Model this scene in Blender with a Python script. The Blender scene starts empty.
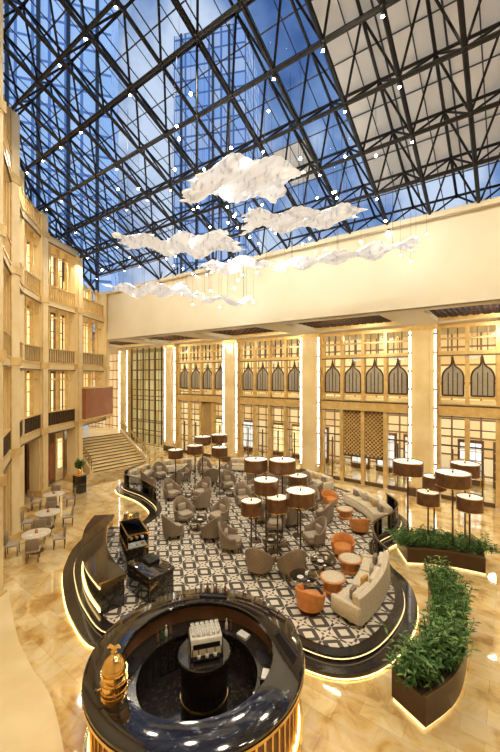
import bpy, math, random
from mathutils import Vector, Matrix
random.seed(7)
sin,cos,pi=math.sin,math.cos,math.pi
ROT=math.atan2(-.5901,.8073)
def W(u,v):
    c,s=cos(ROT),sin(ROT); return (u*c-v*s,u*s+v*c)
def UVc(x,y):
    return (.8073*x-.5901*y, .5901*x+.8073*y)
GZ=-0.3      # marble level; lounge platform top is z=0
scene=bpy.context.scene

# ---------------------------------------------------------------- materials
def base(name):
    m=bpy.data.materials.new(name); m.use_nodes=True
    n=m.node_tree; return m,n,n.nodes['Principled BSDF']
def mat(name,c1,rough=.5,metal=0,c2=None,scale=4,emis=None,es=0,bump=0,coat=0,detail=4):
    m,n,b=base(name)
    if c2 is None: c2=tuple(x*.82 for x in c1)
    tc=n.nodes.new('ShaderNodeTexCoord'); no=n.nodes.new('ShaderNodeTexNoise')
    no.inputs['Scale'].default_value=scale; no.inputs['Detail'].default_value=detail
    rp=n.nodes.new('ShaderNodeValToRGB')
    rp.color_ramp.elements[0].position=.35; rp.color_ramp.elements[1].position=.65
    rp.color_ramp.elements[0].color=(*c2,1); rp.color_ramp.elements[1].color=(*c1,1)
    n.links.new(tc.outputs['Object'],no.inputs['Vector']); n.links.new(no.outputs['Fac'],rp.inputs['Fac'])
    n.links.new(rp.outputs['Color'],b.inputs['Base Color'])
    b.inputs['Roughness'].default_value=rough; b.inputs['Metallic'].default_value=metal
    b.inputs['Coat Weight'].default_value=coat
    if emis: b.inputs['Emission Color'].default_value=(*emis,1); b.inputs['Emission Strength'].default_value=es
    if bump:
        bp=n.nodes.new('ShaderNodeBump'); bp.inputs['Strength'].default_value=bump
        n.links.new(no.outputs['Fac'],bp.inputs['Height']); n.links.new(bp.outputs['Normal'],b.inputs['Normal'])
    return m
def math_n(n,op,a,b=None,c=None):
    x=n.nodes.new('ShaderNodeMath'); x.operation=op
    for i,q in enumerate((a,b,c)):
        if q is None: continue
        if isinstance(q,(int,float)): x.inputs[i].default_value=q
        else: n.links.new(q,x.inputs[i])
    return x.outputs[0]
def marble_floor():
    m,n,b=base('marble_floor')
    tc=n.nodes.new('ShaderNodeTexCoord')
    br=n.nodes.new('ShaderNodeTexBrick'); br.inputs['Scale'].default_value=1.0
    br.inputs['Brick Width'].default_value=.9; br.inputs['Row Height'].default_value=.45
    br.inputs['Mortar Size'].default_value=.007
    br.inputs['Color1'].default_value=(.82,.67,.36,1); br.inputs['Color2'].default_value=(.46,.26,.06,1)
    br.inputs['Mortar'].default_value=(.36,.24,.10,1)
    n.links.new(tc.outputs['Object'],br.inputs['Vector'])
    no=n.nodes.new('ShaderNodeTexNoise'); no.inputs['Scale'].default_value=1.5; no.inputs['Detail'].default_value=10
    no.inputs['Distortion'].default_value=.8; no.inputs['Roughness'].default_value=.6
    n.links.new(tc.outputs['Object'],no.inputs['Vector'])
    rp=n.nodes.new('ShaderNodeValToRGB'); e=rp.color_ramp.elements
    e[0].position=.36; e[0].color=(.38,.19,.045,1); e[1].position=.62; e[1].color=(.90,.79,.52,1)
    x=e.new(.48); x.color=(.78,.56,.23,1)
    n.links.new(no.outputs['Fac'],rp.inputs['Fac'])
    mx=n.nodes.new('ShaderNodeMixRGB'); mx.inputs[0].default_value=.5
    n.links.new(br.outputs['Color'],mx.inputs[1]); n.links.new(rp.outputs['Color'],mx.inputs[2])
    n.links.new(mx.outputs[0],b.inputs['Base Color'])
    b.inputs['Roughness'].default_value=.06; b.inputs['Coat Weight'].default_value=1; b.inputs['Coat Roughness'].default_value=.02; b.inputs['Coat IOR'].default_value=1.7
    return m
def carpet_mat():
    m,n,b=base('patterned_carpet')
    tc=n.nodes.new('ShaderNodeTexCoord'); sp=n.nodes.new('ShaderNodeSeparateXYZ')
    mp=n.nodes.new('ShaderNodeMapping'); mp.inputs['Rotation'].default_value=(0,0,math.radians(36))
    n.links.new(tc.outputs['Object'],mp.inputs['Vector']); n.links.new(mp.outputs[0],sp.inputs[0])
    P=.74
    fx=math_n(n,'ABSOLUTE',math_n(n,'SUBTRACT',math_n(n,'FRACT',math_n(n,'DIVIDE',sp.outputs[0],P)),.5))
    fy=math_n(n,'ABSOLUTE',math_n(n,'SUBTRACT',math_n(n,'FRACT',math_n(n,'DIVIDE',sp.outputs[1],P*.85)),.5))
    s=math_n(n,'ADD',fx,fy)
    w=math_n(n,'SINE',math_n(n,'MULTIPLY',s,pi*2*2))
    g1=math_n(n,'GREATER_THAN',w,.0)
    k=math_n(n,'LESS_THAN',math_n(n,'MINIMUM',fx,fy),.05)
    f=math_n(n,'ABSOLUTE',math_n(n,'SUBTRACT',g1,k))
    no=n.nodes.new('ShaderNodeTexNoise'); no.inputs['Scale'].default_value=30
    n.links.new(tc.outputs['Object'],no.inputs['Vector'])
    mx=n.nodes.new('ShaderNodeMixRGB'); mx.inputs[1].default_value=(.76,.70,.58,1); mx.inputs[2].default_value=(.09,.075,.065,1)
    n.links.new(f,mx.inputs[0])
    m2=n.nodes.new('ShaderNodeMixRGB'); m2.blend_type='MULTIPLY'; m2.inputs[0].default_value=.2
    n.links.new(mx.outputs[0],m2.inputs[1]); n.links.new(no.outputs['Fac'],m2.inputs[2])
    n.links.new(m2.outputs[0],b.inputs['Base Color']); b.inputs['Roughness'].default_value=.95
    return m
def glass_mat(name,tint=(.9,.95,1),gl=.12):
    m=bpy.data.materials.new(name); m.use_nodes=True; n=m.node_tree; n.nodes.clear()
    o=n.nodes.new('ShaderNodeOutputMaterial'); t=n.nodes.new('ShaderNodeBsdfTransparent'); g=n.nodes.new('ShaderNodeBsdfGlossy')
    t.inputs[0].default_value=(*tint,1); g.inputs['Roughness'].default_value=.03
    fr=n.nodes.new('ShaderNodeLayerWeight'); fr.inputs[0].default_value=gl
    mx=n.nodes.new('ShaderNodeMixShader'); n.links.new(fr.outputs['Fresnel'],mx.inputs[0])
    n.links.new(t.outputs[0],mx.inputs[1]); n.links.new(g.outputs[0],mx.inputs[2]); n.links.new(mx.outputs[0],o.inputs[0])
    return m
def grid_emit(name,ca,cb,mort,bw,rh,strength,ms=.05,axis='xz'):
    m,n,b=base(name)
    tc=n.nodes.new('ShaderNodeTexCoord'); sp=n.nodes.new('ShaderNodeSeparateXYZ'); cb_=n.nodes.new('ShaderNodeCombineXYZ')
    n.links.new(tc.outputs['Object'],sp.inputs[0])
    if axis=='xz': n.links.new(sp.outputs[0],cb_.inputs[0])
    else:
        n.links.new(math_n(n,'ADD',sp.outputs[0],sp.outputs[1]),cb_.inputs[0])
    n.links.new(sp.outputs[2],cb_.inputs[1])
    br=n.nodes.new('ShaderNodeTexBrick'); br.offset=0; br.inputs['Scale'].default_value=1
    br.inputs['Brick Width'].default_value=bw; br.inputs['Row Height'].default_value=rh; br.inputs['Mortar Size'].default_value=ms
    br.inputs['Color1'].default_value=(*ca,1); br.inputs['Color2'].default_value=(*cb,1); br.inputs['Mortar'].default_value=(*mort,1)
    n.links.new(cb_.outputs[0],br.inputs['Vector'])
    n.links.new(br.outputs['Color'],b.inputs['Base Color']); n.links.new(br.outputs['Color'],b.inputs['Emission Color'])
    b.inputs['Emission Strength'].default_value=strength; b.inputs['Roughness'].default_value=.5
    return m

M={}
M['marble']=marble_floor(); M['carpet']=carpet_mat()
M['cream']=mat('cream_plaster',(.78,.64,.37),.55,c2=(.72,.57,.30),scale=.6)
M['fascia']=mat('fascia_plaster',(.71,.66,.53),.5,c2=(.67,.61,.47),scale=.4)
M['stone']=mat('cream_marble',(.83,.69,.42),.2,c2=(.74,.58,.31),scale=.9,detail=8)
M['gold']=mat('gold_frame',(.76,.56,.25),.32,.3,c2=(.64,.44,.17),scale=3)
M['brass']=mat('polished_brass',(.95,.68,.28),.14,1,c2=(.85,.55,.2),scale=6)
M['bronze']=mat('dark_bronze',(.14,.09,.05),.35,.5,scale=4)
M['choc']=mat('chocolate_metal',(.075,.040,.022),.30,.3,scale=3)
M['wood']=mat('walnut_panel',(.22,.11,.055),.35,c2=(.15,.07,.03),scale=2,detail=8)
M['redwood']=mat('red_wood',(.34,.12,.05),.3,c2=(.26,.09,.035),scale=1)
M['black']=mat('black_lacquer',(.012,.010,.010),.08,c2=(.02,.016,.014),scale=2,coat=.6)
M['dark']=mat('dark_granite',(.035,.028,.024),.16,c2=(.012,.010,.010),scale=12,coat=.3)
M['steel']=mat('black_steel',(.012,.012,.014),.4,.3,scale=3)
M['mull']=mat('roof_mullion',(.07,.09,.12),.4,.3,scale=3)
M['blind']=mat('roof_blind_fabric',(.82,.81,.77),.8,c2=(.62,.62,.60),scale=.35,emis=(.60,.64,.70),es=.20)  # faint emission put in for daylight passing through the cloth
M['taupe']=mat('taupe_fabric',(.30,.235,.17),.85,c2=(.23,.175,.125),scale=20,bump=.1)
M['seat']=mat('seat_fabric',(.46,.39,.30),.85,c2=(.38,.32,.24),scale=20,bump=.1)
M['beige']=mat('beige_fabric',(.66,.59,.45),.85,c2=(.56,.49,.37),scale=15,bump=.1)
M['white']=mat('white_ceramic',(.85,.84,.80),.25,scale=5)
M['orange']=mat('orange_leather',(.64,.26,.07),.45,c2=(.52,.20,.05),scale=8,bump=.05)
M['ochre']=mat('ochre_pillow',(.62,.36,.10),.8,scale=14)
M['shade']=mat('lampshade_bronze',(.15,.075,.036),.22,.25,c2=(.09,.042,.02),scale=3,emis=(.5,.2,.06),es=.05)
M['diff']=mat('lamp_diffuser',(.95,.90,.80),.5,emis=(1,.90,.72),es=.55)
M['glow']=mat('warm_led',(1,.8,.4),.5,emis=(1,.68,.24),es=6)
M['glow2']=mat('warm_led_soft',(1,.8,.45),.5,emis=(1,.72,.32),es=1.8)
M['strip']=mat('white_light_strip',(1,.97,.9),.5,emis=(1,.97,.92),es=5)
M['bulb']=mat('downlight_bulb',(1,1,1),.5,emis=(1,.97,.92),es=60)
M['leaf']=mat('leaf_green',(.07,.18,.035),.5,c2=(.03,.09,.018),scale=6)
M['leaf2']=mat('leaf_light_green',(.20,.34,.09),.5,c2=(.11,.21,.05),scale=6)
M['soil']=mat('planter_soil',(.04,.025,.015),.9,scale=20)
M['glass']=glass_mat('clear_glass'); M['roofglass']=glass_mat('roof_glass_tint',(.88,.94,1),.08)
M['curtain']=glass_mat('grey_curtain_glass',(.72,.78,.76),.12)
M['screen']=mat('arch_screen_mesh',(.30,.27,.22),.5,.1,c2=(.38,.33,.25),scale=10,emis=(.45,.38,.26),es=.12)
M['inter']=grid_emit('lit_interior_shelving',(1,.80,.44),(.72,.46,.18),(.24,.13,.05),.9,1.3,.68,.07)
M['win']=grid_emit('lit_window_panel',(1,.84,.48),(.98,.72,.32),(.40,.25,.1),.4,1.2,1.3,.04,'sum')
M['shop']=grid_emit('shop_white_display',(.92,.94,.92),(.66,.65,.58),(.25,.2,.16),.5,.7,1.2,.03)
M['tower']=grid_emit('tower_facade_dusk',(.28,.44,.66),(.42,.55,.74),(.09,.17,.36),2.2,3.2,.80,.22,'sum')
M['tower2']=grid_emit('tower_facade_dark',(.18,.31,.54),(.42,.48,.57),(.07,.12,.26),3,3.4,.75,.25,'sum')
# fine metal mesh of the suspended sheets: painted grey fold shade, emissive for glow
m,n,b=base('sheet_mesh_painted_shade')
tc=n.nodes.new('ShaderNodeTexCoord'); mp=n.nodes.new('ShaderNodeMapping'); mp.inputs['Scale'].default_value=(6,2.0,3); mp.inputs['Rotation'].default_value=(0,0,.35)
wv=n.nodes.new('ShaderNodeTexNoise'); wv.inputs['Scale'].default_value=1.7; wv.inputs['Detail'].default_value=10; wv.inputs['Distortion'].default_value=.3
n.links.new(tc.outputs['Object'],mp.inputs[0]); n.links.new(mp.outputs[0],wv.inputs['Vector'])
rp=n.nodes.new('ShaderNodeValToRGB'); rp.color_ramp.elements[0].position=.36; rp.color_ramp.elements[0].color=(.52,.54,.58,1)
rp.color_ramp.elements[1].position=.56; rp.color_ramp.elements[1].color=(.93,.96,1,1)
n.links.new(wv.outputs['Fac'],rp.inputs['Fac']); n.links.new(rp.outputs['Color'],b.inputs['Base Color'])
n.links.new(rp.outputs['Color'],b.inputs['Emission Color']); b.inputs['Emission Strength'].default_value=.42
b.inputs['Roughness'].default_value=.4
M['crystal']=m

# ---------------------------------------------------------------- mesh builder
class MB:
    def __init__(s): s.v=[];s.f=[];s.fm=[];s.mats=[];s.sharp=38
    def mi(s,k):
        if k not in s.mats: s.mats.append(k)
        return s.mats.index(k)
    def add(s,vs,fs,k):
        o=len(s.v); i=s.mi(k)
        s.v.extend(tuple(p) for p in vs)
        for f in fs: s.f.append([o+a for a in f]); s.fm.append(i)
    def loft(s,loops,k,cap=True,closed=True,ring=False):
        n=len(loops[0]); vs=[p for l in loops for p in l]; fs=[]
        m=len(loops)
        for i in range(m if ring else m-1):
            j=(i+1)%m
            for a in range(n if closed else n-1):
                b=(a+1)%n; fs.append((i*n+a,i*n+b,j*n+b,j*n+a))
        if cap and not ring:
            fs.append(tuple(range(n))[::-1]); fs.append(tuple((m-1)*n+a for a in range(n)))
        s.add(vs,fs,k)
    def box(s,c,sz,k,rz=0):
        x,y,z=sz[0]/2,sz[1]/2,sz[2]/2; C,S=cos(rz),sin(rz)
        vs=[(c[0]+a*C-b*S,c[1]+a*S+b*C,c[2]+d) for a,b,d in
            [(-x,-y,-z),(x,-y,-z),(x,y,-z),(-x,y,-z),(-x,-y,z),(x,-y,z),(x,y,z),(-x,y,z)]]
        s.add(vs,[(3,2,1,0),(4,5,6,7),(0,1,5,4),(1,2,6,5),(2,3,7,6),(3,0,4,7)],k)
    def rbox(s,c,sz,r,k,rz=0,e=None):
        C,S=cos(rz),sin(rz)
        if e is None: e=min(r,sz[2]/2)*.6
        def lp(ins,z):
            w,d=sz[0]/2-ins,sz[1]/2-ins; rr=max(r-ins,.005); out=[]
            for q,(sx,sy) in enumerate([(1,1),(-1,1),(-1,-1),(1,-1)]):
                for t in range(4):
                    a=q*pi/2+t*pi/6
                    x=sx*(w-rr)+rr*cos(a); y=sy*(d-rr)+rr*sin(a)
                    out.append((c[0]+x*C-y*S,c[1]+x*S+y*C,c[2]+z))
            return out
        h=sz[2]/2
        s.loft([lp(e,-h),lp(e*.3,-h+e*.4),lp(0,-h+e),lp(0,h-e),lp(e*.3,h-e*.4),lp(e,h)],k)
    def lathe(s,prof,k,c=(0,0,0),seg=24,cap=True):
        s.loft([[(c[0]+r*cos(2*pi*i/seg),c[1]+r*sin(2*pi*i/seg),c[2]+z) for i in range(seg)] for r,z in prof],k,cap=cap)
    def ringlathe(s,prof,k,c=(0,0,0),seg=72):
        s.loft([[(c[0]+r*cos(2*pi*i/seg),c[1]+r*sin(2*pi*i/seg),c[2]+z) for r,z in prof] for i in range(seg)],k,ring=True)
    def tube(s,a,b,r,k,seg=6,r2=None):
        a=Vector(a);b=Vector(b);d=(b-a)
        if d.length<1e-5: return
        d.normalize(); up=Vector((0,0,1)) if abs(d.z)<.9 else Vector((1,0,0))
        x=d.cross(up).normalized(); y=d.cross(x); r2=r if r2 is None else r2
        s.loft([[tuple(p+(x*cos(2*pi*i/seg)+y*sin(2*pi*i/seg))*rr) for i in range(seg)] for p,rr in ((a,r),(b,r2))],k)
    def prism(s,pts,z0,z1,k):
        s.loft([[(p[0],p[1],z0) for p in pts],[(p[0],p[1],z1) for p in pts]],k)
    def prism_xz(s,pts,y0,y1,k):
        s.loft([[(p[0],y0,p[1]) for p in pts],[(p[0],y1,p[1]) for p in pts]],k)
    def wall(s,path,th0,th1,z0,z1,k):
        L=offset(path,th0); R=offset(path,th1)
        zz0=z0 if hasattr(z0,'__len__') else [z0]*len(path)
        zz1=z1 if hasattr(z1,'__len__') else [z1]*len(path)
        s.loft([[(*L[i],zz0[i]),(*R[i],zz0[i]),(*R[i],zz1[i]),(*L[i],zz1[i])] for i in range(len(path))],k)
    def sphere(s,c,r,k,seg=12,rings=8,sz=1):
        pr=[(max(r*sin(pi*i/rings),.0005),-r*sz*cos(pi*i/rings)) for i in range(rings+1)]
        s.lathe(pr,k,c,seg)
    def mesh(s,name):
        me=bpy.data.meshes.new(name); me.from_pydata(s.v,[],s.f)
        for k in s.mats: me.materials.append(M[k])
        me.polygons.foreach_set('material_index',s.fm)
        me.polygons.foreach_set('use_smooth',[True]*len(s.f))
        me.update()
        import bmesh
        bm=bmesh.new(); bm.from_mesh(me); bmesh.ops.recalc_face_normals(bm,faces=bm.faces); bm.to_mesh(me); bm.free()
        me.set_sharp_from_angle(angle=math.radians(s.sharp)); return me
    def build(s,name,loc=(0,0,0),rz=0):
        return put(s.mesh(name),name,loc,rz)
def put(me,name,loc=(0,0,0),rz=0,sc=1):
    o=bpy.data.objects.new(name,me); o.location=loc; o.rotation_euler=(0,0,rz); o.scale=(sc,sc,sc)
    scene.collection.objects.link(o); return o
def offset(path,d,closed=False):
    out=[];n=len(path)
    for i in range(n):
        if closed: a=path[i-1]; b=path[(i+1)%n]
        else: a=path[max(i-1,0)]; b=path[min(i+1,n-1)]
        dx,dy=b[0]-a[0],b[1]-a[1]; l=math.hypot(dx,dy) or 1
        out.append((path[i][0]-dy/l*d,path[i][1]+dx/l*d))
    return out
def spline(pts,closed=False,n=6):
    out=[];N=len(pts)
    for i in range(N if closed else N-1):
        if closed: p=[pts[(i+j)%N] for j in (-1,0,1,2)]
        else: p=[pts[max(i-1,0)],pts[i],pts[i+1],pts[min(i+2,N-1)]]
        for t in range(n):
            t/=n
            out.append(tuple(.5*(2*p[1][k]+(p[2][k]-p[0][k])*t+(2*p[0][k]-5*p[1][k]+4*p[2][k]-p[3][k])*t*t+(3*p[1][k]-p[0][k]-3*p[2][k]+p[3][k])*t**3) for k in (0,1)))
    if not closed: out.append(tuple(pts[-1]))
    return out
def resample(path,step):
    out=[path[0]]
    for a,b in zip(path,path[1:]):
        l=math.hypot(b[0]-a[0],b[1]-a[1]); k=max(1,round(l/step))
        for i in range(1,k+1): out.append((a[0]+(b[0]-a[0])*i/k,a[1]+(b[1]-a[1])*i/k))
    return out
def inside(p,poly):
    c=False;n=len(poly)
    for i in range(n):
        a=poly[i];b=poly[i-1]
        if (a[1]>p[1])!=(b[1]>p[1]) and p[0]<(b[0]-a[0])*(p[1]-a[1])/(b[1]-a[1])+a[0]: c=not c
    return c
VF=17.1; VG=24.1; ZS=10.04; ZF=13.7
def RZ(v): return ZF+.45*(VF-v)

# ---------------------------------------------------------------- floor
b=MB(); b.prism([(-64,-9),(17,-9),(17,31),(-64,31)],GZ-.3,GZ,'marble'); b.build('floor',rz=ROT)

outl=[(-3.9,9.9),(-2.8,10.35),(-1.2,10.6),(.4,10.3),(1.3,9.4),(2.3,9.0),(3.4,9.45),(4.6,10.8),(5.1,12.3),(4.95,13.7),(5.4,15.2),(6.7,16.4),(7.4,18),
 (6.7,20.7),(4.6,23.8),(1.6,26.8),(-2,28.4),(-5.4,27.7),(-7.6,25.5),(-8.2,23),(-6.2,21),(-4.9,18.9),(-5.2,17.0),(-6.6,16.6),(-7.0,15.4),(-6.6,13.6),(-5.9,12.2),(-5.0,10.9)]
outs=spline(outl,True,5)
sgn=-1 if max(p[0] for p in offset(outs,-.38,True))>max(p[0] for p in outs) else 1
b=MB(); b.prism(outs,GZ,-.005,'dark'); b.prism(offset(outs,sgn*.38,True),GZ,-.15,'dark'); b.build('lounge_platform')
b=MB(); inn=offset(outs,-sgn*.28,True); b.prism(inn,-.004,.010,'carpet'); b.build('patterned_carpet')
b=MB()
def closed_band(b,path,o0,o1_,z0,z1,k):
    A=offset(path,o0,True);B=offset(path,o1_,True)
    b.loft([[(*A[i],z0),(*B[i],z0),(*B[i],z1),(*A[i],z1)] for i in range(len(path))],k,ring=True)
closed_band(b,outs,sgn*.005,sgn*.02,-.08,-.065,'glow2'); closed_band(b,outs,sgn*.385,sgn*.40,-.27,-.252,'glow')
b.build('step_led_strip')
for i0,i1 in ((42,63),(90,104)):     # glass balustrades along the platform rim
    seg=offset(outs,-sgn*.13,True)[i0:i1]; b=MB()
    b.wall(seg,-.008,.008,.0,.80,'glass'); b.wall(seg,-.03,.03,.80,.84,'bronze'); b.wall(seg,-.03,.03,-.005,.06,'bronze')
    for p in seg[::3]: b.tube((*p,0),(*p,.80),.018,'bronze',6)
    b.build('glass_balustrade')

# ---------------------------------------------------------------- left wall
Pw=[(-4.2,-4.4),(-5.4,2),(-7.4,8),(-8.7,11.4)]
b=MB(); pth=resample(Pw,2); b.wall(pth,0,.6,GZ,[RZ(UVc(*p)[1])+.3 for p in pth],'cream'); b.build('wall_left_near')
cols=[(-8.35,11.3),(-10.7,15.8),(-12.2,18.9),(-12.9,22),(-12.45,25.6),(-12.2,29.9)]
bays=list(zip(cols,cols[1:]))
b=MB(); bd=MB(); bw=MB()
levels=[3.7,7.7,11.7,15.7]
for bi,(A,B) in enumerate(bays):
    L=math.hypot(B[0]-A[0],B[1]-A[1]); dx,dy=(B[0]-A[0])/L,(B[1]-A[1])/L; ang=math.atan2(dy,dx)
    nx,ny=-dy,dx
    def at(t,o): return (A[0]+dx*t+nx*o,A[1]+dy*t+ny*o)
    ztop=lambda t: RZ(UVc(*at(t,0))[1])+.1
    zt=min(ztop(0),ztop(L))
    z0=GZ if bi<4 else 3.7
    b.wall([at(-.3,1.0),at(L+.3,1.0)],0,.25,z0,[ztop(0),ztop(L)],'wood' if bi<4 else 'cream')
    npc=max(2,round(L/1.0)); st=L/npc
    for lv in levels:
        if lv>zt+1: continue
        c=at(L/2,.45); b.box((c[0],c[1],lv-.1),(L,1.3,.5),'cream',ang)
        c=at(L/2,-.22); bd.box((c[0],c[1],lv+.10),(L,.06,.08),'gold',ang); bd.box((c[0],c[1],lv-.32),(L,.08,.06),'bronze',ang)
        if lv<zt-1.2:
            kk='choc' if lv<5 else ('taupe' if lv<9 else 'gold')
            c=at(L/2,-.12); b.box((c[0],c[1],lv+.58),(L,.08,.80),kk,ang)
            for q in range(npc*4):
                c=at((q+.5)*L/(npc*4),-.19); bd.box((c[0],c[1],lv+.58),(.06,.04,.8),'gold' if lv>5 else 'bronze',ang)
            c=at(L/2,-.14); bd.box((c[0],c[1],lv+1.02),(L,.18,.07),'gold',ang)
    for i in range(5):
        zb=(GZ if i==0 else levels[i-1]+.15); zt2=(levels[i]-.35 if i<4 else 99)
        zt2=min(zt2,zt)
        if zt2-zb<1.4 or (bi==4 and i==0): continue
        for q in range(npc):
            c=at((q+.5)*st,.93)
            if i>0:
                bw.box((c[0],c[1],zb+(zt2-zb)*.5),(st*.56,.1,(zt2-zb)*.9),'win',ang)
                c=at((q+.5)*st,.88); bd.box((c[0],c[1],zb+(zt2-zb)*.62),(st*.6,.06,.07),'bronze',ang); bd.box((c[0],c[1],zb+(zt2-zb)*.5),(.05,.06,(zt2-zb)*.9),'bronze',ang)
                if q: c=at(q*st,.05); bd.box((c[0],c[1],(zb+zt2)/2),(.12,.2,zt2-zb),'gold',ang)
                c=at((q+.5)*st,.05); bd.box((c[0],c[1],zb+(zt2-zb)*.84),(st,.10,.10),'gold',ang); 
            else:
                kk='wood' if q%2==0 else 'stone'
                bd.box((c[0],c[1],1.4),(st*.86,.14,3.3),kk,ang)
                if q%2==0:
                    c=at((q+.5)*st,.84); bd.box((c[0],c[1],1.2),(st*.5,.06,2.4),'redwood',ang)
                else:
                    c=at((q+.5)*st,.84); bw.box((c[0],c[1],1.6),(st*.4,.06,2.0),'win',ang)
for (x,y) in cols:
    z1=RZ(UVc(x,y)[1])+.1
    big= (x,y)!=cols[2]
    w=.8 if big else .3
    zb=GZ if y<29 else 3.5
    b.box((x,y,(z1+zb)/2),(w,.6,z1-zb),'stone',-.1)
    bd.box((x+.05,y-.32,(z1+zb)/2),(w*.5,.06,z1-zb-.8),'cream',-.1)
    bd.box((x+w*.5,y-.28,(z1+zb)/2),(.06,.06,z1-zb),'gold',-.1)
    for lv in levels:
        if zb<lv<z1-.5 and big: bd.box((x,y,lv-.05),(w+.12,.72,.35),'gold',-.1)
    if y<29: bd.box((x,y,GZ+.2),(w+.14,.74,.4),'gold',-.1)
b.box((-12.1,27.8,5.0),(1.1,4.0,2.2),'redwood',-.1); b.box((-12.1,27.8,3.86),(1.2,4.1,.1),'gold',-.1); b.box((-12.1,27.8,6.14),(1.2,4.1,.1),'gold',-.1)
crv=spline([(-8.0,11.9),(-7.0,10.6),(-6.1,9.5),(-5.2,8.6),(-4.4,7.9),(-3.75,7.1),(-3.1,6.2),(-2.4,5.4)],False,6)
poly=crv+[(-3.9,3.5),(-5.3,4.2),(-7.2,8.0),(-8.1,10.9)]
b.prism(poly,GZ,GZ+.32,'stone')
b.build('wall_left'); bd.build('trim_left'); bw.build('window_1')

# staircase
b=MB(); dirv=Vector((-.75,.66)).normalized(); pr=Vector((.66,.75)).normalized(); c0=Vector((-10.2,28.5)); ns=12; tr=.36
for i in range(ns):
    z1=GZ+(i+1)*.175; a=c0+dirv*(tr*i); e=c0+dirv*(tr*ns)
    cc=(a+e)/2; L=(e-a).length
    b.box((cc.x,cc.y,z1-.0875),(L,4.5,.175),'stone',math.atan2(dirv.y,dirv.x))
    b.box((a.x,a.y,z1-.04),(.05,4.5,.07),'bronze',math.atan2(dirv.y,dirv.x))
e=c0+dirv*(tr*ns+2.2); zt=GZ+ns*.175
b.box((e.x,e.y,zt/2+GZ/2),(4.4,6.5,zt-GZ),'stone',math.atan2(dirv.y,dirv.x))
for sd in (-1,1):
    A=c0+pr*(2.37*sd); E=A+dirv*(tr*ns)
    b.loft([[(A.x-pr.x*.12,A.y-pr.y*.12,GZ),(A.x+pr.x*.12,A.y+pr.y*.12,GZ),(A.x+pr.x*.12,A.y+pr.y*.12,GZ+.45),(A.x-pr.x*.12,A.y-pr.y*.12,GZ+.45)],
            [(E.x-pr.x*.12,E.y-pr.y*.12,GZ),(E.x+pr.x*.12,E.y+pr.y*.12,GZ),(E.x+pr.x*.12,E.y+pr.y*.12,zt+.35),(E.x-pr.x*.12,E.y-pr.y*.12,zt+.35)]],'stone')
    for i in range(0,18):
        t=i/17; p=A.lerp(E,t); z=GZ+.4+(zt-GZ)*t
        b.tube((p.x,p.y,z-.05),(p.x,p.y,z+.75),.022,'bronze')
    b.tube((A.x,A.y,GZ+1.15),(E.x,E.y,zt+1.15),.05,'brass',8)
b.build('marble_staircase')
b=MB(); pp=[(-13.8,26.1),(-18,27.5),(-21,33),(-26,50)]
b.wall(pp,0,.3,GZ,ZS+.3,'cream'); b.build('wall_stair_hall')

# ---------------------------------------------------------------- fascia, soffit, glazed wall  (local u,v,z)
U0,U1=-62,15.5
b=MB()
b.prism([(-28.4,VF),(U1,VF),(U1,VF+.5),(-28.4,VF+.5)],ZS,ZF,'fascia')
b.prism([(-28.4,VF-.12),(U1,VF-.12),(U1,VF),(-28.4,VF)],ZS-.05,ZS+.55,'fascia')
b.prism([(-28.4,VF-.25),(U1,VF-.25),(U1,VF+.5),(-28.4,VF+.5)],ZF,ZF+.22,'fascia')
b.build('wall_fascia',rz=ROT)
b=MB()
cen=[-34.4,-26.9,-19.35,-11.9,-4.4,3.1,10.6]
b.prism([(U0,VF),(U1,VF),(U1,VF+1.2),(U0,VF+1.2)],ZS,ZS+.5,'fascia')
b.prism([(U0,VG-1.4),(U1,VG-1.4),(U1,VG+6),(U0,VG+6)],ZS,ZS+.5,'fascia')
for c in cen: b.prism([(c-1.0,VF+1.2),(c+1.0,VF+1.2),(c+1.0,VG-1.4),(c-1.0,VG-1.4)],ZS,ZS+.5,'fascia')
b.prism([(U0,VF+1.2),(U1,VF+1.2),(U1,VG-1.4),(U0,VG-1.4)],ZS+.9,ZS+1.0,'choc')
b.build('ceiling',rz=ROT)
def lattice(b,u0,u1,z0,z1,sp,r,k,f):
    w,h=u1-u0,z1-z0
    c=-h
    while c<w:
        for fl in (0,1):
            x0=max(0,c);x1=min(w,c+h)
            if x1-x0>.05:
                p,q=(x0,x0-c),(x1,x1-c)
                if fl: p,q=(p[0],h-p[1]),(q[0],h-q[1])
                b.tube(f(u0+p[0],z0+p[1]),f(u0+q[0],z0+q[1]),r,k,4)
        c+=sp
for ci in range(len(cen)-1):
    b=MB(); u0,u1=cen[ci]+1.0,cen[ci+1]-1.0
    lattice(b,u0,u1,VF+1.2,VG-1.4,.5,.03,'choc',lambda x,y:(x,y,ZS+.25))
    for v in (VF+1.24,VG-1.44): b.box(((u0+u1)/2,v,ZS+.2),(u1-u0,.08,.3),'gold')
    b.build('ceiling_grille',rz=ROT)
for c in cen:
    b=MB(); zc=(ZS+GZ)/2; h=ZS-GZ
    b.box((c,VG-.1,zc),(1.25,.8,h),'stone'); b.box((c,VG-.53,zc),(.75,.08,h-.6),'stone')
    for s_ in (-1,1):
        b.box((c+s_*.70,VG-.25,zc),(.12,.5,h),'gold')
        b.box((c+s_*.70,VG-.52,zc+.35),(.10,.05,h-1.1),'strip')
        for q in range(9): b.box((c+s_*.70,VG-.55,GZ+1+q*1.1),(.16,.05,.10),'bronze')
    b.box((c,VG-.15,GZ+.25),(1.5,1.0,.5),'bronze'); b.box((c,VG-.15,ZS-.15),(1.6,1.0,.3),'gold')
    b.build('column',rz=ROT)
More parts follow.
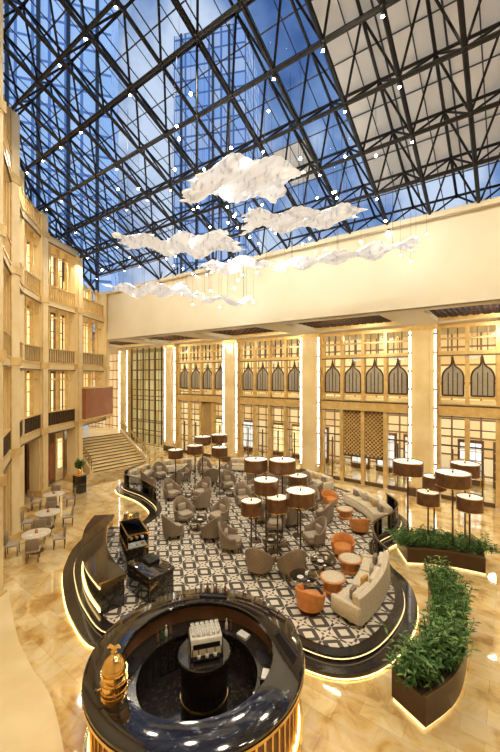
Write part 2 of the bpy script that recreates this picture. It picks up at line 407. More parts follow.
def ogee(w,hs,hp,x0,z0):
    R=[]
    for i in range(1,10):
        t=i/9
        if t<.62: a=t/.62*pi/2*.85; x=w/2*(1+.10*sin(a*2))*cos(a); z=hs+(hp-hs)*.62*sin(a)
        else:
            q=(t-.62)/.38; a=pi/2*.85; xa=w/2*(1+.10*sin(a*2))*cos(a); x=xa*(1-q)**1.6; z=hs+(hp-hs)*(.62*sin(a)+(1-.62*sin(a))*q)
        R.append((x,z))
    return [(x0-w/2,z0),(x0+w/2,z0),(x0+w/2,z0+hs)]+[(x0+x,z0+z) for x,z in R]+[(x0-x,z0+z) for x,z in R[-2::-1]]+[(x0-w/2,z0+hs)]
for ci in range(len(cen)-1):
    u0,u1=cen[ci]+.8,cen[ci+1]-.8; w=u1-u0; um=(u0+u1)/2
    b=MB()
    for z,hh in ((4.95,.55),(5.75,.12),(8.35,.22),(9.2,.1),(ZS-.12,.22)):
        if ci>0: b.box((um,VG,z),(w,.35,hh),'gold')
    for z in (4.62,5.26,8.2):
        if ci>0: b.box((um,VG-.16,z),(w,.08,.07),'bronze')
    if ci==0:
        for q in range(7): b.box((u0+w*q/6,VG,5),(.06,.15,ZS-GZ-.4),'bronze')
        for z in (2.2,4.9,7.6): b.box((um,VG,z),(w,.12,.09),'bronze')
        b.prism_xz([(u0,GZ+.05),(u1,GZ+.05),(u1,ZS-.2),(u0,ZS-.2)],VG+.1,VG+.12,'curtain')
        b.build('window_2',rz=ROT); continue
    n=4
    for q in range(n+1):
        b.box((u0+w*q/n,VG,(5+ZS)/2),(.2,.3,ZS-5),'gold')
        b.box((u0+w*q/n,VG,2.3),(.24,.4,5.0),'gold')
    for q in range(n*3+1): b.box((u0+w*q/(n*3),VG,9.2),(.05,.12,1.6),'bronze')
    for q in range(n):
        x=u0+w*(q+.5)/n
        P=ogee(w/n*.74,.85,2.25,x,5.85); b.prism_xz(P,VG+.05,VG+.12,'screen')
        for a,c_ in zip(P,P[1:]+P[:1]): b.tube((a[0],VG+.02,a[1]),(c_[0],VG+.02,c_[1]),.05,'choc',5)
        for k_ in (-.16,.16): b.tube((x+k_*w/n,VG+.02,5.85),(x+k_*w/n,VG+.02,7.2),.025,'bronze',4)
        b.tube((x,VG,5.8),(x,VG,8.3),.03,'bronze',5)
        b.box((x,VG+.1,6.5),(w/n,.04,.06),'gold')
    for q in range(n):
        a=u0+w*q/n+.14; c_=u0+w*(q+1)/n-.14
        if (ci==3 and q==1) or (ci==3 and q==2) or (ci==4 and q>=2) or (ci==1 and q==2):
            lattice(b,a,c_,1.6,4.6,.26,.028,'gold' if ci<4 else 'bronze',lambda x,y:(x,VG-.02,y))
            b.box(((a+c_)/2,VG+.06,3.1),(c_-a,.05,3.0),'wood')
            for z in (1.55,4.65): b.box(((a+c_)/2,VG,z),(c_-a,.2,.1),'bronze')
        else:
            b.box(((a+c_)/2,VG,2.9),(c_-a,.1,.09),'bronze')
            b.box(((a+c_)/2,VG,3.9),(c_-a,.1,.06),'bronze')
            b.box(((a+c_)/2,VG,1.2),(.07,.1,3.0),'bronze')
            for zz in (-1,1): b.tube(((a+c_)/2+zz*.1,VG-.08,.6),((a+c_)/2+zz*.1,VG-.08,1.5),.02,'brass',6)
        b.box(((a+c_)/2,VG,GZ+.12),(c_-a,.15,.24),'bronze')
    b.prism_xz([(u0,GZ+.25),(u1,GZ+.25),(u1,ZS-.2),(u0,ZS-.2)],VG+.16,VG+.18,'glass')
    b.build('window_%d'%(ci+2),rz=ROT)
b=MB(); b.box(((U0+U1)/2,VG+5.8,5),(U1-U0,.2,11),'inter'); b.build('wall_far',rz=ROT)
b=MB(); b.box(((-26.9+U1)/2,VG+3.3,5.1),(U1+26.9-.2,4.6,.35),'cream'); b.build('mezzanine_floor',rz=ROT)
for ci in range(1,6):
    u0=cen[ci]+1
    for q in range(3):
        b=MB(); uu=u0+.5+q*2.0; kk='shop' if (ci>=3 or q==2) else 'win'
        b.box((uu+.6,VG+4.2,GZ+1.5),(1.5,.25,3.0),'wood'); b.box((uu+.6,VG+4.05,GZ+1.6),(1.2,.08,2.4),kk)
        for z in (.5,1.1,1.7,2.3): b.box((uu+.6,VG+3.95,GZ+z),(1.3,.3,.05),'gold')
        b.build('shop_display_cabinet',rz=ROT)
for ci in range(1,6):
    for q in range(2):
        b=MB(); uu=cen[ci]+2.3+q*3; b.tube((uu,VG+2.6,ZS),(uu,VG+2.6,8.6),.02,'brass')
        b.lathe([(.05,0),(.45,.1),(.5,.35),(.35,.5),(.05,.55)],'diff',(uu,VG+2.6,8.1),16); b.ringlathe([(.48,8.3),(.54,8.3),(.54,8.36),(.48,8.36)],'brass',(uu,VG+2.6,0),20)
        b.build('pendant_lamp',rz=ROT)
b=MB(); b.wall([W(15.5,-7),W(15.5,30)],0,.3,GZ,24,'cream'); b.build('wall_right')
b=MB(); b.wall([W(15.5,-7),W(-1,-6.5)],0,.3,GZ,24,'cream'); b.build('wall_back')

# ---------------------------------------------------------------- roof
room=[(-4.2,-4.4),(-5.4,2),(-7.4,8),(-8.9,11.4),(-11.1,15.8),(-12.6,18.9),(-13.4,22),(-13.0,25.6),(-12.9,30.4),W(15.5,VF+.3),W(15.5,-7)]
roomUV=[UVc(*p) for p in room]
MOD=1.75; H=1.45
def ins(u,v,t=0): return inside((u,v),roomUV)
b=MB()
I=range(-16,13); J=range(0,15)
def bot(i,j): u,v=-4.6+MOD*i,VF-.1-MOD*j; return (u,v,RZ(v)+.1)
def top(i,j): u,v=-4.6+MOD*(i+.5),VF-.1-MOD*(j-.5); return (u,v,RZ(v)+H)
okb={(i,j):ins(*bot(i,j)[:2]) for i in I for j in J}
for (i,j),o in okb.items():
    if not o: continue
    p=bot(i,j)
    b.sphere(p,.12,'steel',8,5)
    if random.random()<.45: b.lathe([(.05,-.24),(.06,-.10)],'steel',p,8); b.sphere((p[0],p[1],p[2]-.24),.045,'bulb',8,6)
    if okb.get((i+1,j)): b.tube(p,bot(i+1,j),.075,'steel',6)
    if okb.get((i,j+1)): b.tube(p,bot(i,j+1),.075,'steel',6)
    for a,c in ((0,0),(-1,0),(0,1),(-1,1)):
        b.tube(p,top(i+a,j+c),.042,'steel',6)
for i in range(-18,14):
    for j in range(0,17):
        p=top(i,j)
        if not ins(p[0],min(p[1],VF)): continue
        b.sphere(p,.10,'steel',8,5)
        b.tube(p,top(i+1,j),.055,'steel',6); b.tube(p,top(i,j+1),.055,'steel',6)
b.build('roof_space_frame',rz=ROT)
b=MB(); g=MB(); bl=MB()
hm=MOD
for i in range(-18,14):
    for j in range(-1,17):
        u=-5.15+hm*i; v=VF-.1+hm-hm*j; v2=v-hm
        if not ins(u+hm/2,min((v+v2)/2,VF)): continue
        za,zb=RZ(v)+H+.15,RZ(v2)+H+.15
        b.tube((u,v,za),(u,v2,zb),.03,'mull',4); b.tube((u,v,za),(u+hm,v,za),.03,'mull',4); b.tube((u+hm/2,v,za),(u+hm/2,v2,zb),.02,'mull',4)
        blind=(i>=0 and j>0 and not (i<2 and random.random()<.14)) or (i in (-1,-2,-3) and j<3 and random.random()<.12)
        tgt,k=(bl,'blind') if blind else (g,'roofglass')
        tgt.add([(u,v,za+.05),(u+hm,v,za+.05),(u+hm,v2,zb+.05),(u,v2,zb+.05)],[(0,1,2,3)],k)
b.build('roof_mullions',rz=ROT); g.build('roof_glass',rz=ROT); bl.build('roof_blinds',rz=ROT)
b=MB(); pth=resample(room[2:9],1.2)
for a,c in zip(pth,pth[1:]):
    za,zc=RZ(UVc(*a)[1]),RZ(UVc(*c)[1]); b.tube((*a,za+.15),(*c,zc+.15),.14,'steel',6); b.tube((*a,za+1.6),(*c,zc+1.6),.1,'steel',6)
    b.tube((*a,za+.15),(*a,za+1.6),.06,'steel',5); b.tube((*a,za+.15),(*c,zc+1.6),.06,'steel',5)
b.build('roof_edge_beam')

# ---------------------------------------------------------------- suspended sculptures
def sculpture(x,y,z,L,Wd,yaw,tilt,seed,shear=.0,roll=0.0,folds=4):
    rnd=random.Random(seed); NX,NY=150,44; vs=[];fs=[]
    ph=[rnd.uniform(0,6.28) for _ in range(8)]
    def tri(q): q=q%1; return abs(q-.5)*4-1
    for j in range(NY+1):
        t=j/NY
        le=.07*tri(t*folds+ph[0])+.03*tri(t*folds*2.3+ph[1]); re=.07*tri(t*folds+ph[2])+.03*tri(t*folds*2.7+ph[3])
        for i in range(NX+1):
            s=i/NX
            sx=(s-.5)*(1+(le if s<.5 else re)*abs(s-.5)*2)
            endw=.62+.38*min(1,2.6*min(s,1-s))
            X=sx*L+shear*(t-.5)*Wd
            Y=((t-.5)*endw+.07*sin(s*8+ph[4]))*Wd+.025*L*sin(s*5+ph[5])
            # broad billows across the length with crisp pleats running diagonally
            q=s*L*1.15+t*1.1+.25*sin(t*5+ph[6])
            Z=.17*sin(q*pi*1.15+ph[2])*(.75+.25*sin(s*9+ph[1]))+.045*abs(sin(q*pi*3.1+t*3))+.05*sin(t*8+ph[7]+s*4)+.12*sin(s*5+ph[2])+tilt*(t-.5)*Wd+roll*(s-.5)*L
            vs.append((X,Y,Z))
    for j in range(NY):
        for i in range(NX):
            a=j*(NX+1)+i; fs.append((a,a+1,a+NX+2,a+NX+1))
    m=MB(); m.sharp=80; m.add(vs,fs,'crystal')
    C,S=cos(yaw),sin(yaw)
    for (i,j) in ((20,4),(20,40),(75,4),(75,40),(130,4),(130,40)):
        p=vs[j*(NX+1)+i]; wx,wy=x+p[0]*C-p[1]*S,y+p[0]*S+p[1]*C
        m.tube(p,(p[0],p[1],RZ(UVc(wx,wy)[1])+.2-z),.007,'steel',4)
    for _ in range(14):
        px,py,pz=rnd.uniform(-.65,.65)*L,rnd.uniform(-1.7,1.7),rnd.uniform(-.4,1.8)
        wx,wy=x+px*C-py*S,y+px*S+py*C; rz=RZ(UVc(wx,wy)[1])+.1-z
        if UVc(wx,wy)[1]>VF-.5 or pz>rz-.2: continue
        m.tube((px,py,pz),(px,py,rz),.004,'steel',3); m.sphere((px,py,pz),.042,'bulb',8,6)
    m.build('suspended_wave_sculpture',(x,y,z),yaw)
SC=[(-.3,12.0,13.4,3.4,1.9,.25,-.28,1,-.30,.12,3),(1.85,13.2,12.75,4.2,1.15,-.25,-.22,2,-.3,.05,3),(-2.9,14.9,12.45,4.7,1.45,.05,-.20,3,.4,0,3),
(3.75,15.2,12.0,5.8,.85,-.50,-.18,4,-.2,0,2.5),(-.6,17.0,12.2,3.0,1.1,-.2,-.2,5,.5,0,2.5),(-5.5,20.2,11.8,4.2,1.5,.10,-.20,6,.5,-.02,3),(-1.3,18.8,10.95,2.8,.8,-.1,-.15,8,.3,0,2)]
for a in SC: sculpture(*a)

# ---------------------------------------------------------------- bar
BX,BY=-1.12,7.76
b=MB(); Z0=GZ
b.ringlathe([(1.72,Z0),(2.12,Z0),(2.12,1.02),(1.72,1.02)],'wood')
b.ringlathe([(1.60,1.02),(2.25,1.02),(2.27,1.04),(2.27,1.09),(2.23,1.12),(1.62,1.12),(1.60,1.10)],'black')
b.ringlathe([(2.25,.96),(2.285,.96),(2.285,1.02),(2.25,1.02)],'brass')
b.ringlathe([(1.28,.55),(1.72,.55),(1.72,.60),(1.28,.60)],'dark')
b.ringlathe([(1.36,Z0),(1.72,Z0),(1.72,.55),(1.36,.55)],'black')
b.ringlathe([(2.14,.90),(2.20,.90),(2.20,.94),(2.14,.94)],'glow')
b.ringlathe([(2.13,Z0+.02),(2.26,Z0+.02),(2.26,Z0+.10),(2.13,Z0+.10)],'brass')
b.ringlathe([(2.14,Z0+.12),(2.18,Z0+.12),(2.18,Z0+.16),(2.14,Z0+.16)],'glow')
for q in range(72):
    a=2*pi*q/72; b.box((2.13*cos(a),2.13*sin(a),.35),(.03,.05,1.15),'brass',a)
for q in range(40):
    a=2*pi*q/40; b.box((1.355*cos(a),1.355*sin(a),.12),(.02,.18,.7),'dark',a)
b.lathe([(1.4,Z0),(1.4,Z0+.02)],'dark',seg=48)
b.lathe([(.46,Z0+.02),(.46,Z0+.12),(.50,Z0+.14),(.50,1.02),(.56,1.04),(.56,1.10),(.54,1.12)],'black',c=(.14,-.05,0),seg=40)
b.ringlathe([(.50,.2),(.51,.2),(.51,.24),(.50,.24)],'brass',c=(.14,-.05,0),seg=40)
def bottle(b,x,y,z,k,h=.28):
    b.lathe([(.035,0),(.038,.02),(.038,h*.6),(.014,h*.75),(.014,h),(.016,h+.01)],k,(x,y,z),10)
for a,k in ((2.2,'wood'),(2.28,'white'),(2.36,'leaf'),(2.44,'wood'),(1.2,'white'),(1.12,'wood')): bottle(b,1.45*cos(a),1.45*sin(a),.60,k,.25)
b.box((1.45*cos(.85),1.45*sin(.85),.63),(.18,.3,.06),'white',.85); b.box((1.48*cos(-.2),1.48*sin(-.2),.70),(.2,.3,.2),'steel',-.2); b.box((1.48*cos(-.2),1.48*sin(-.2),.815),(.16,.26,.03),'white',-.2)
for a in (3.0,.3): b.box((1.50*cos(a),1.50*sin(a),.602),(.26,.42,.012),'steel',a); b.tube((1.64*cos(a),1.64*sin(a),.6),(1.64*cos(a),1.64*sin(a),.85),.012,'brass',6)
b.build('circular_bar_counter',(BX,BY,0))
b=MB()
b.rbox((0,0,.22),(.66,.46,.40),.05,'white'); b.box((0,0,.02),(.70,.50,.04),'steel')
for s_ in (-1,1): b.box((s_*.335,0,.20),(.02,.42,.30),'steel')
b.box((0,-.235,.26),(.56,.02,.10),'steel'); b.box((0,-.28,.05),(.56,.12,.03),'steel')
for q in (-.17,0,.17): b.tube((q,-.24,.2),(q,-.32,.17),.018,'bronze',6); b.lathe([(.02,.06),(.035,.07),(.04,.12),(.034,.12)],'white',(q,-.29,0),10)
for q in (-.30,.30): b.tube((q,-.24,.22),(q,-.30,.10),.01,'steel',5)
for i in range(6):
    for j in range(4):
        b.lathe([(.022,.42),(.040,.43),(.045,.49),(.040,.49),(.03,.44)],'white',(-.26+i*.104,-.15+j*.10,0),10)
b.box((0,.22,.46),(.64,.015,.05),'steel')
b.build('espresso_machine',(BX+.16,BY-.03,1.12),.25)
b=MB()
b.lathe([(.27,0),(.27,.04),(.22,.06),(.22,.10),(.26,.12),(.27,.30),(.26,.40),(.21,.43),(.21,.46),(.25,.48),(.25,.60),(.23,.64),(.24,.66),(.20,.76),(.13,.84),(.06,.89),(.05,.93),(.07,.96),(.03,1.0),(.01,1.06)],'brass',seg=28)
for z in (.18,.34,.54): b.ringlathe([(.255,z),(.285,z),(.285,z+.025),(.255,z+.025)],'brass',seg=28)
for q in range(14):
    a=2*pi*q/14; b.tube((.262*cos(a),.262*sin(a),.13),(.262*cos(a),.262*sin(a),.40),.012,'brass',5)
for a in range(4):
    A=a*pi/2+.4; b.tube((.26*cos(A),.26*sin(A),.24),(.36*cos(A),.36*sin(A),.22),.018,'brass',8); b.sphere((.37*cos(A),.37*sin(A),.24),.035,'bronze',8,6)
for s_ in (-1,1):
    b.loft([[(0,-.012,.98),(0,.012,.98),(0,.012,1.07),(0,-.012,1.07)],[(s_*.09,-.008,1.04),(s_*.09,.008,1.04),(s_*.09,.008,1.12),(s_*.09,-.008,1.12)],[(s_*.14,-.004,1.02),(s_*.14,.004,1.02),(s_*.15,.004,1.05),(s_*.15,-.004,1.05)]],'brass')
put(b.mesh('brass_coffee_urn'),'brass_coffee_urn',(-2.50,6.62,1.12),0,.85)
b=MB(); b.rbox((0,0,.02),(.75,.3,.04),.03,'steel')
for i in range(6): bottle(b,-.3+i*.12,.03,.04,'wood' if i%2 else 'white',.26)
b.build('bottle_tray',(BX+.15,BY+1.93,1.12),-.08)
b=MB()
for i in range(5):
    b.lathe([(.03,0),(.032,.01),(.006,.02),(.006,.09),(.035,.12),(.038,.2),(.03,.2)],'glass',(-.2+i*.1,.02*(i%2),0),10)
b.build('wine_glasses',(BX-.8,BY+1.75,1.12),.5)

# ---------------------------------------------------------------- left service counter
path=spline([(-6.35,15.7),(-6.15,14.4),(-5.6,12.9),(-4.9,11.7),(-4.1,10.75)],False,5)
b=MB(); b.wall(path,-.35,.35,.012,.88,'dark'); b.wall(path,-.42,.42,.88,.95,'black'); b.wall(path,.40,.45,.82,.88,'brass'); b.wall(path,-.36,-.39,.10,.14,'glow'); b.wall(path,-.36,-.39,.76,.80,'glow2')
b.build('curved_service_counter')
def showcase(name,x,y,sx,sy,h,rz):
    b=MB(); b.rbox((0,0,.46),(sx,sy,.9),.03,'dark'); b.box((0,0,.93),(sx+.04,sy+.04,.05),'brass')
    for a in (-1,1):
        for c in (-1,1): b.box((a*(sx/2-.02),c*(sy/2-.02),.95+h/2),(.03,.03,h),'brass')
    b.box((0,0,.97+h),(sx,sy,.02),'glass'); b.box((0,0,.95+h/2),(sx-.06,sy-.06,.015),'glass')
    for c in (-1,1): b.box((0,c*(sy/2-.02),.97+h),(sx,.04,.04),'brass'); b.box((c*(sx/2-.02),0,.97+h),(.04,sy,.04),'brass')
    for a in (-1,1): b.box((a*(sx/2-.01),0,.95+h/2),(.01,sy-.05,h-.02),'glass')
    for c in (-1,1): b.box((0,c*(sy/2-.01),.95+h/2),(sx-.05,.01,h-.02),'glass')
    b.box((0,0,.962),(sx-.08,sy-.08,.01),'beige')
    for i in range(5):
        for j in range(3):
            b.lathe([(.04,0),(.055,.03),(.05,.07),(.01,.09)],('orange','white','beige')[(i+j)%3],(-sx*.36+i*sx*.18,-sy*.25+j*sy*.25,.967),10)
            b.lathe([(.04,0),(.055,.03),(.05,.07),(.01,.09)],('white','ochre','orange')[(i+j)%3],(-sx*.36+i*sx*.18,-sy*.25+j*sy*.25,.96+h/2),10)
    for c in (-1,1): b.box((0,c*(sy/2-.05),.93+h),(sx-.1,.03,.02),'glow2')
    b.build(name,(x,y,.012),rz)
showcase('pastry_display_case',-4.3,13.3,1.5,.75,.45,math.radians(-60))
b=MB(); b.rbox((0,0,.42),(1.35,.85,.82),.04,'dark'); b.rbox((0,0,.86),(1.42,.92,.06),.04,'black')
for i in range(3): b.box((-.42+.42*i,-.44,.42),(.38,.02,.66),'black'); b.box((-.42+.42*i,-.46,.7),(.2,.02,.02),'brass')
b.rbox((-.2,.1,.94),(.5,.4,.1),.03,'steel'); b.build('dark_sideboard',(-3.2,11.65,.012),math.radians(-45))
b=MB(); b.rbox((0,0,.42),(1.3,.6,.82),.04,'dark'); b.rbox((0,0,.86),(1.36,.66,.06),.04,'black'); b.lathe([(.1,0),(.16,.1),(.12,.3),(.04,.35)],'brass',(.3,0,.89),14)
b.build('service_sideboard',(-5.1,15.4,.012),math.radians(-75))

# ---------------------------------------------------------------- furniture meshes
def wrap(b,k,ri,th,a0,a1,hf,z0,flare=.05,n=22,c=(0,0),sy=1):
    loops=[]
    for i in range(n+1):
        a=math.radians(a0+(a1-a0)*i/n); h=hf(a)
        def P(r,z): return (c[0]+r*cos(a),c[1]+r*sin(a)*sy,z)
        loops.append([P(ri,z0),P(ri+flare*.5,(z0+h)/2),P(ri+flare,h-.03),P(ri+flare+th*.3,h),P(ri+flare+th*.8,h),P(ri+flare+th,h-.03),P(ri+th+flare*.3,(z0+h)/2),P(ri+th*.8,z0)])
    b.loft(loops,k)
b=MB()
for x in(-.3,.3):
    for y in (-.28,.3): b.tube((x*1.08,y*1.08,0),(x,y,.2),.018,'bronze',6,.03)
b.rbox((0,.02,.27),(.80,.78,.18),.2,'taupe'); b.rbox((0,.06,.41),(.62,.66,.14),.12,'seat')
wrap(b,'taupe',.38,.09,-205,25,lambda a:.64+.46*max(0,-sin(a))**1.3,.2,.07)
b.rbox((0,-.22,.64),(.42,.14,.32),.06,'seat')
ARM=b.mesh('armchair')
b=MB()
b.lathe([(.30,0),(.30,.03),(.06,.05),(.06,.16)],'bronze',seg=16); b.lathe([(.30,.14),(.37,.18),(.38,.36),(.34,.42),(.2,.44)],'orange',seg=24)
wrap(b,'orange',.33,.085,-210,30,lambda a:.58+.18*max(0,-sin(a)),.16,.05)
TUB=b.mesh('tub_chair')
b=MB()
b.lathe([(.24,0),(.24,.02),(.03,.04),(.03,.42),(.10,.43)],'bronze',seg=20); b.lathe([(.44,.43),(.46,.44),(.46,.465),(.44,.475)],'black',seg=32)
b.ringlathe([(.455,.44),(.47,.44),(.47,.465),(.455,.465)],'brass',seg=32)
b.lathe([(.03,.475),(.05,.48),(.045,.56),(.03,.56)],'white',(.1,.05,0),12); b.lathe([(.09,.475),(.11,.485),(.10,.49),(.02,.48)],'white',(-.12,-.08,0),14)
TAB=b.mesh('round_coffee_table')
b=MB()
b.lathe([(.34,0),(.34,.05),(.28,.08),(.28,.34),(.33,.38)],'orange',seg=24); b.lathe([(.40,.38),(.42,.39),(.42,.43),(.40,.44)],'orange',seg=28); b.lathe([(.36,.44),(.36,.45)],'beige',seg=28)
ODT=b.mesh('orange_drum_table')
def sofa(L,R,mk='beige',np_=4):
    b=MB(); n=16; th=L/R
    prof=[(.46,.12),(.48,.34),(.44,.42),(-.10,.44),(-.20,.48),(-.28,.82),(-.36,.86),(-.44,.82),(-.50,.12)]
    loops=[]
    def arc(t,y):
        a=-th/2+th*t; r=R-y; return (r*sin(a),R-r*cos(a),a)
    for i in range(n+1):
        t=i/n; loops.append([(*arc(t,y)[:2],z) for y,z in prof])
    b.loft(loops,mk)
    ns=3
    for q in range(ns):
        x,y,a=arc((q+.5)/ns,.13); b.rbox((x,y,.47),(L/ns*.90,.60,.12),.08,mk,a)
        x,y,a=arc((q+.5)/ns,-.2); b.rbox((x,y,.68),(L/ns*.86,.16,.32),.07,mk,a)
    for t in (0,1):
        x,y,a=arc(t,0); b.rbox((x,y,.36),(.16,.96,.48),.07,mk,a)
    for t in (.04,.5,.96):
        for y in (-.38,.36):
            x,yy,a=arc(t,y); b.tube((x,yy,0),(x,yy,.14),.025,'bronze',6)
    for q in range(np_):
        x,y,a=arc((q+.5)/np_,.0); b.rbox((x,y,.68),(.34,.12,.30),.05,('taupe','ochre','seat')[q%3],a+.15*(-1)**q)
    return b.mesh('sofa')
SOF=sofa(3.1,6.0); SOF2=sofa(2.2,20,'beige',3)
ZC=.012
placed=[]
def free(x,y,r):
    return all(math.hypot(x-a,y-c)>r+d for a,c,d in placed) 
innr=offset(outs,-sgn*.75,True)
def pl(me,nm,x,y,rz,r,force=False):
    if not force and not (free(x,y,r) and inside((x,y),innr)): return
    placed.append((x,y,r)); put(me,nm,(x,y,ZC),rz)
def face(x,y,tx,ty): return math.atan2(ty-y,tx-x)-pi/2
def sof(me,x,y,tx,ty,L):
    rz=face(x,y,tx,ty); put(me,'sofa',(x,y,ZC),rz)
    for q in (-.38,-.13,.13,.38): placed.append((x+cos(rz)*L*q,y+sin(rz)*L*q,.46))
for x,y in ((-4.3,13.3),(-3.2,11.65),(-5.1,15.4)): placed.append((x,y,.85))
sof(SOF,6.05,18.3,3,17.6,3.1); sof(SOF,3.75,11.4,1.4,13.0,3.1)
sof(SOF2,-5.2,26.4,-3.6,22,2.2); sof(SOF2,-.4,26.6,-1.2,22,2.2); sof(SOF2,4.1,22.6,0,20,2.2); sof(SOF2,-7.2,24.2,-3,23,2.2)
LB=[(.25,15.25,3.24,.50),(1.34,14.9,3.3,.56),(.62,13.85,2.78,.48),(2.1,15.8,2.4,.42),(1.9,13.55,2.45,.55),(.05,13.75,2.0,.40),(1.05,13.7,2.15,.42)]
LF=[(-2.95,22.4,3.0,.52),(-1.95,22.9,3.05,.52),(-3.3,21.6,2.6,.48),(-1.8,21.3,2.55,.48),(-4.5,21.8,2.3,.45)]
for a in LB+LF: placed.append((a[0],a[1],.10))
def cluster(cx,cy,n,R,ph,tab=True):
    if tab: pl(TAB,'round_coffee_table',cx,cy,random.random()*3,.45)
    for i in range(n):
        a=ph+2*pi*i/n; x,y=cx+R*cos(a),cy+R*sin(a); pl(ARM,'armchair',x,y,face(x,y,cx,cy),.45)
for x,y in ((-.75,14.5),(.35,12.8),(1.45,12.7),(2.65,14.9),(1.15,16.3)): pl(ARM,'armchair',x,y,face(x,y,.95,14.4),.42)
pl(TAB,'round_coffee_table',.95,14.4,0,.45)
cluster(-2.4,16.4,4,1.2,.7); cluster(.1,18.4,4,1.2,.4); cluster(-3.5,19.7,4,1.2,.9); cluster(-1.0,21.0,4,1.2,.3)
cluster(-5.4,23.4,4,1.2,.6); cluster(2.6,20.9,4,1.2,1.0); cluster(2.5,17.9,4,1.2,2.6); cluster(1.3,23.9,4,1.2,.5); cluster(-2.9,24.6,4,1.2,.3)
for x,y in ((4.3,19.4),(4.9,16.1)): pl(TUB,'tub_chair',x,y,face(x,y,5.0,17.8),.40,True)
pl(ODT,'orange_drum_table',4.7,17.8,0,.42); pl(TAB,'round_coffee_table',4.2,16.9,0,.4)
for x,y in ((3.6,13.95),(1.8,10.75)): pl(TUB,'tub_chair',x,y,face(x,y,2.9,12.2),.4,True)
pl(ODT,'orange_drum_table',2.7,11.75,0,.42,True); pl(ODT,'orange_drum_table',3.6,12.95,0,.42,True); pl(TAB,'round_coffee_table',1.75,11.75,0,.4,True); pl(TAB,'round_coffee_table',2.6,12.75,0,.42,True)

def lamp(x,y,zc,r,z0=ZC,h=.52):
    b=MB(); z=zc-z0
    b.lathe([(.24,0),(.24,.03),(.04,.05)],'bronze',seg=24); b.tube((0,0,.03),(0,0,z+h/2+.08),.032,'choc',8)
    b.ringlathe([(r-.015,z-h/2),(r,z-h/2),(r,z+h/2),(r-.015,z+h/2)],'shade',seg=40)
    for q in (-h/2,h/2-.025): b.ringlathe([(r,z+q),(r+.012,z+q),(r+.012,z+q+.025),(r,z+q+.025)],'brass',seg=40)
    b.lathe([(r-.02,z+h/2-.04),(r-.02,z+h/2-.03)],'diff',seg=32); b.lathe([(r-.02,z-h/2+.04),(r-.02,z-h/2+.05)],'diff',seg=32)
    b.sphere((0,0,z+h/2+.08),.04,'brass',10,6)
    b.build('floor_lamp',(x,y,z0))
for a in LB+LF: lamp(*a)
# ---------------------------------------------------------------- planters
def foliage(b,pts,n,h,spread,z0):
    for _ in range(n):
        px,py=random.choice(pts); px+=random.uniform(-spread,spread); py+=random.uniform(-spread,spread)
        hh=h*random.uniform(.5,1.1); lean=(random.uniform(-.25,.25),random.uniform(-.25,.25))
        topp=(px+lean[0],py+lean[1],z0+hh); k='leaf' if random.random()<.55 else 'leaf2'
        b.tube((px,py,z0),topp,.008,'leaf',3)
        for q in range(11):
            t=.2+.8*q/10; c=Vector((px+lean[0]*t,py+lean[1]*t,z0+hh*t)); a=random.uniform(0,6.28); l=random.uniform(.10,.22)
            d=Vector((cos(a),sin(a),random.uniform(0,.7)))*l; s_=Vector((-sin(a),cos(a),0))*l*.15
            e=c+d+Vector((0,0,-l*.25)); mm=c+d*.55
            b.add([tuple(c),tuple(mm+s_),tuple(e),tuple(mm-s_)],[(0,1,2,3)],k)
def planter(cl,hw,z1,hf,n,name='curved_planter'):
    p=spline(cl,False,6); b=MB()
    b.wall(p,-hw,hw,GZ+.08,z1-.05,'choc'); b.wall(p,-hw-.0,-hw+.06,z1-.05,z1,'bronze'); b.wall(p,hw-.06,hw,z1-.05,z1,'bronze')
    b.wall(p,-hw+.04,hw-.04,GZ,GZ+.08,'glow2'); b.wall(p,-hw+.06,hw-.06,z1-.06,z1-.03,'soil')
    foliage(b,p[1:-1],n,hf,hw*.8,z1-.04); b.build(name)
planter([(3.4,7.75),(4.3,8.3),(5.05,9.2),(5.7,10.3),(6.1,11.4)],.42,.42,.75,420)
planter([(6.15,14.55),(7.0,14.45),(8.0,14.15),(8.9,13.7)],.62,.35,.42,300)
for a in ((6.4,14.6,3.3,.58),(7.8,13.85,3.05,.62),(8.9,14.9,3.15,.55),(7.55,14.75,2.65,.45),(7.1,14.35,2.15,.42),(8.3,13.6,2.2,.45)):
    lamp(a[0],a[1],a[2],a[3],.32 if a[0]<8.5 else GZ)

b=MB(); b.lathe([(.28,0),(.28,.03),(.04,.05),(.04,.70),(.1,.72)],'bronze',seg=20); b.lathe([(.50,.70),(.54,.72),(.54,.75),(.52,.76)],'beige',seg=32)
b.lathe([(.05,.76),(.07,.80),(.05,.9),(.03,.92)],'orange',seg=12)
for q in range(3): b.lathe([(.10,.76),(.12,.775),(.10,.78)],'white',(.28*cos(q*2.1),.28*sin(q*2.1),0),14)
DT=b.mesh('dining_table')
b=MB()
for x in(-.2,.2):
    b.tube((x,.2,0),(x,.2,.44),.018,'bronze',6); b.tube((x,-.2,0),(x,-.22,.9),.018,'bronze',6)
b.rbox((0,0,.45),(.50,.48,.09),.05,'seat'); b.rbox((0,-.21,.72),(.48,.07,.42),.03,'taupe')
DC=b.mesh('dining_chair')
for cx,cy in ((-9.7,17.3),(-8.9,15.0),(-10.9,20.0)):
    put(DT,'dining_table',(cx,cy,GZ))
    for i in range(4):
        a=.4+pi/2*i; x,y=cx+.85*cos(a),cy+.85*sin(a); put(DC,'dining_chair',(x,y,GZ),face(x,y,cx,cy))
b=MB(); b.rbox((0,0,.55),(.7,.5,1.1),.04,'black'); b.box((0,0,1.12),(.8,.6,.04),'brass'); b.build('host_podium',(-10.7,22.6,GZ),-.5)
b=MB(); b.lathe([(.10,0),(.16,.1),(.12,.3),(.08,.35),(.1,.38)],'brass',seg=16)
foliage(b,[(0,0)],40,.5,.12,.35)
b.build('flower_vase',(-10.7,22.6,GZ+1.14))
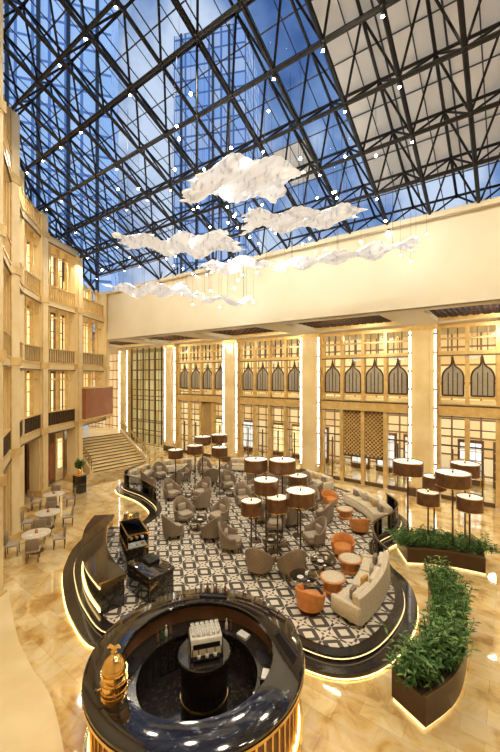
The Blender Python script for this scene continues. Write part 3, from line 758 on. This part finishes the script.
# ---------------------------------------------------------------- city outside
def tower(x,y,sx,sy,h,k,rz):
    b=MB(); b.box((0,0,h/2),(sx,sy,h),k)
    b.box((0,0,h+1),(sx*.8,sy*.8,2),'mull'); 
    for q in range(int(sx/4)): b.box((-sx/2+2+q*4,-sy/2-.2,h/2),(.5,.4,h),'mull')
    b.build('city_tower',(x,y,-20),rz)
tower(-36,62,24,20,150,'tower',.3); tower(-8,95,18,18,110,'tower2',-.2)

# ---------------------------------------------------------------- lights
def area(name,x,y,z,p,size,col=(1,.865,.65),rot=(0,0,0),sy=None):
    l=bpy.data.lights.new(name,'AREA'); l.energy=p; l.color=col; l.shape='DISK' if sy is None else 'RECTANGLE'; l.size=size
    if sy: l.size_y=sy
    o=bpy.data.objects.new(name,l); o.location=(x,y,z); o.rotation_euler=rot; scene.collection.objects.link(o)
for u in (-24,-19,-14,-9,-4,1,6):
    for v in (2.5,8,13.5):
        if not ins(u,v): continue
        x,y=W(u,v); area('fill_downlight',x,y,RZ(v)-.5,(250 if v<12 else 170),1.0)  # added area fill, standing in for the small truss lamps
for ci in range(len(cen)-1):
    um=(cen[ci]+cen[ci+1])/2
    x,y=W(um,VG-5.2); area('fill_downlight',x,y,ZS-.15,250,1.0,(1,.86,.60),(math.radians(38),0,ROT))  # tilted fill added under the soffit to brighten columns and glazed wall
    x,y=W(um,VG+2.6); area('fill_downlight',x,y,ZS-.15,170,1.2,(1,.80,.50))
    if ci: area('fill_downlight',x,y,4.8,150,1.2,(1,.84,.56))
x,y=W(-38,VG-2); area('fill_downlight',x,y,ZS-.15,350,1.2,(1,.88,.66))
# ---------------------------------------------------------------- world
w=bpy.data.worlds.new('dusk_sky'); scene.world=w; w.use_nodes=True; n=w.node_tree
bg=n.nodes['Background']; tc=n.nodes.new('ShaderNodeTexCoord'); no=n.nodes.new('ShaderNodeTexNoise')
no.inputs['Scale'].default_value=4.0; no.inputs['Detail'].default_value=8
rp=n.nodes.new('ShaderNodeValToRGB'); e=rp.color_ramp.elements; e[0].position=.34; e[0].color=(.06,.13,.34,1); e[1].position=.62; e[1].color=(.66,.75,.90,1)
x=e.new(.49); x.color=(.19,.31,.58,1)
n.links.new(tc.outputs['Generated'],no.inputs['Vector']); n.links.new(no.outputs['Fac'],rp.inputs['Fac']); n.links.new(rp.outputs['Color'],bg.inputs['Color'])
bg.inputs['Strength'].default_value=1.0
# ---------------------------------------------------------------- camera
cd=bpy.data.cameras.new('camera'); cd.lens=17.23; cd.sensor_width=36; cd.clip_end=500
co=bpy.data.objects.new('camera',cd); co.location=(0,0,7); co.rotation_euler=(pi/2,0,0); scene.collection.objects.link(co); scene.camera=co
try:
    scene.view_settings.view_transform='Standard'; scene.view_settings.look='None'
except Exception as ex: print(ex)
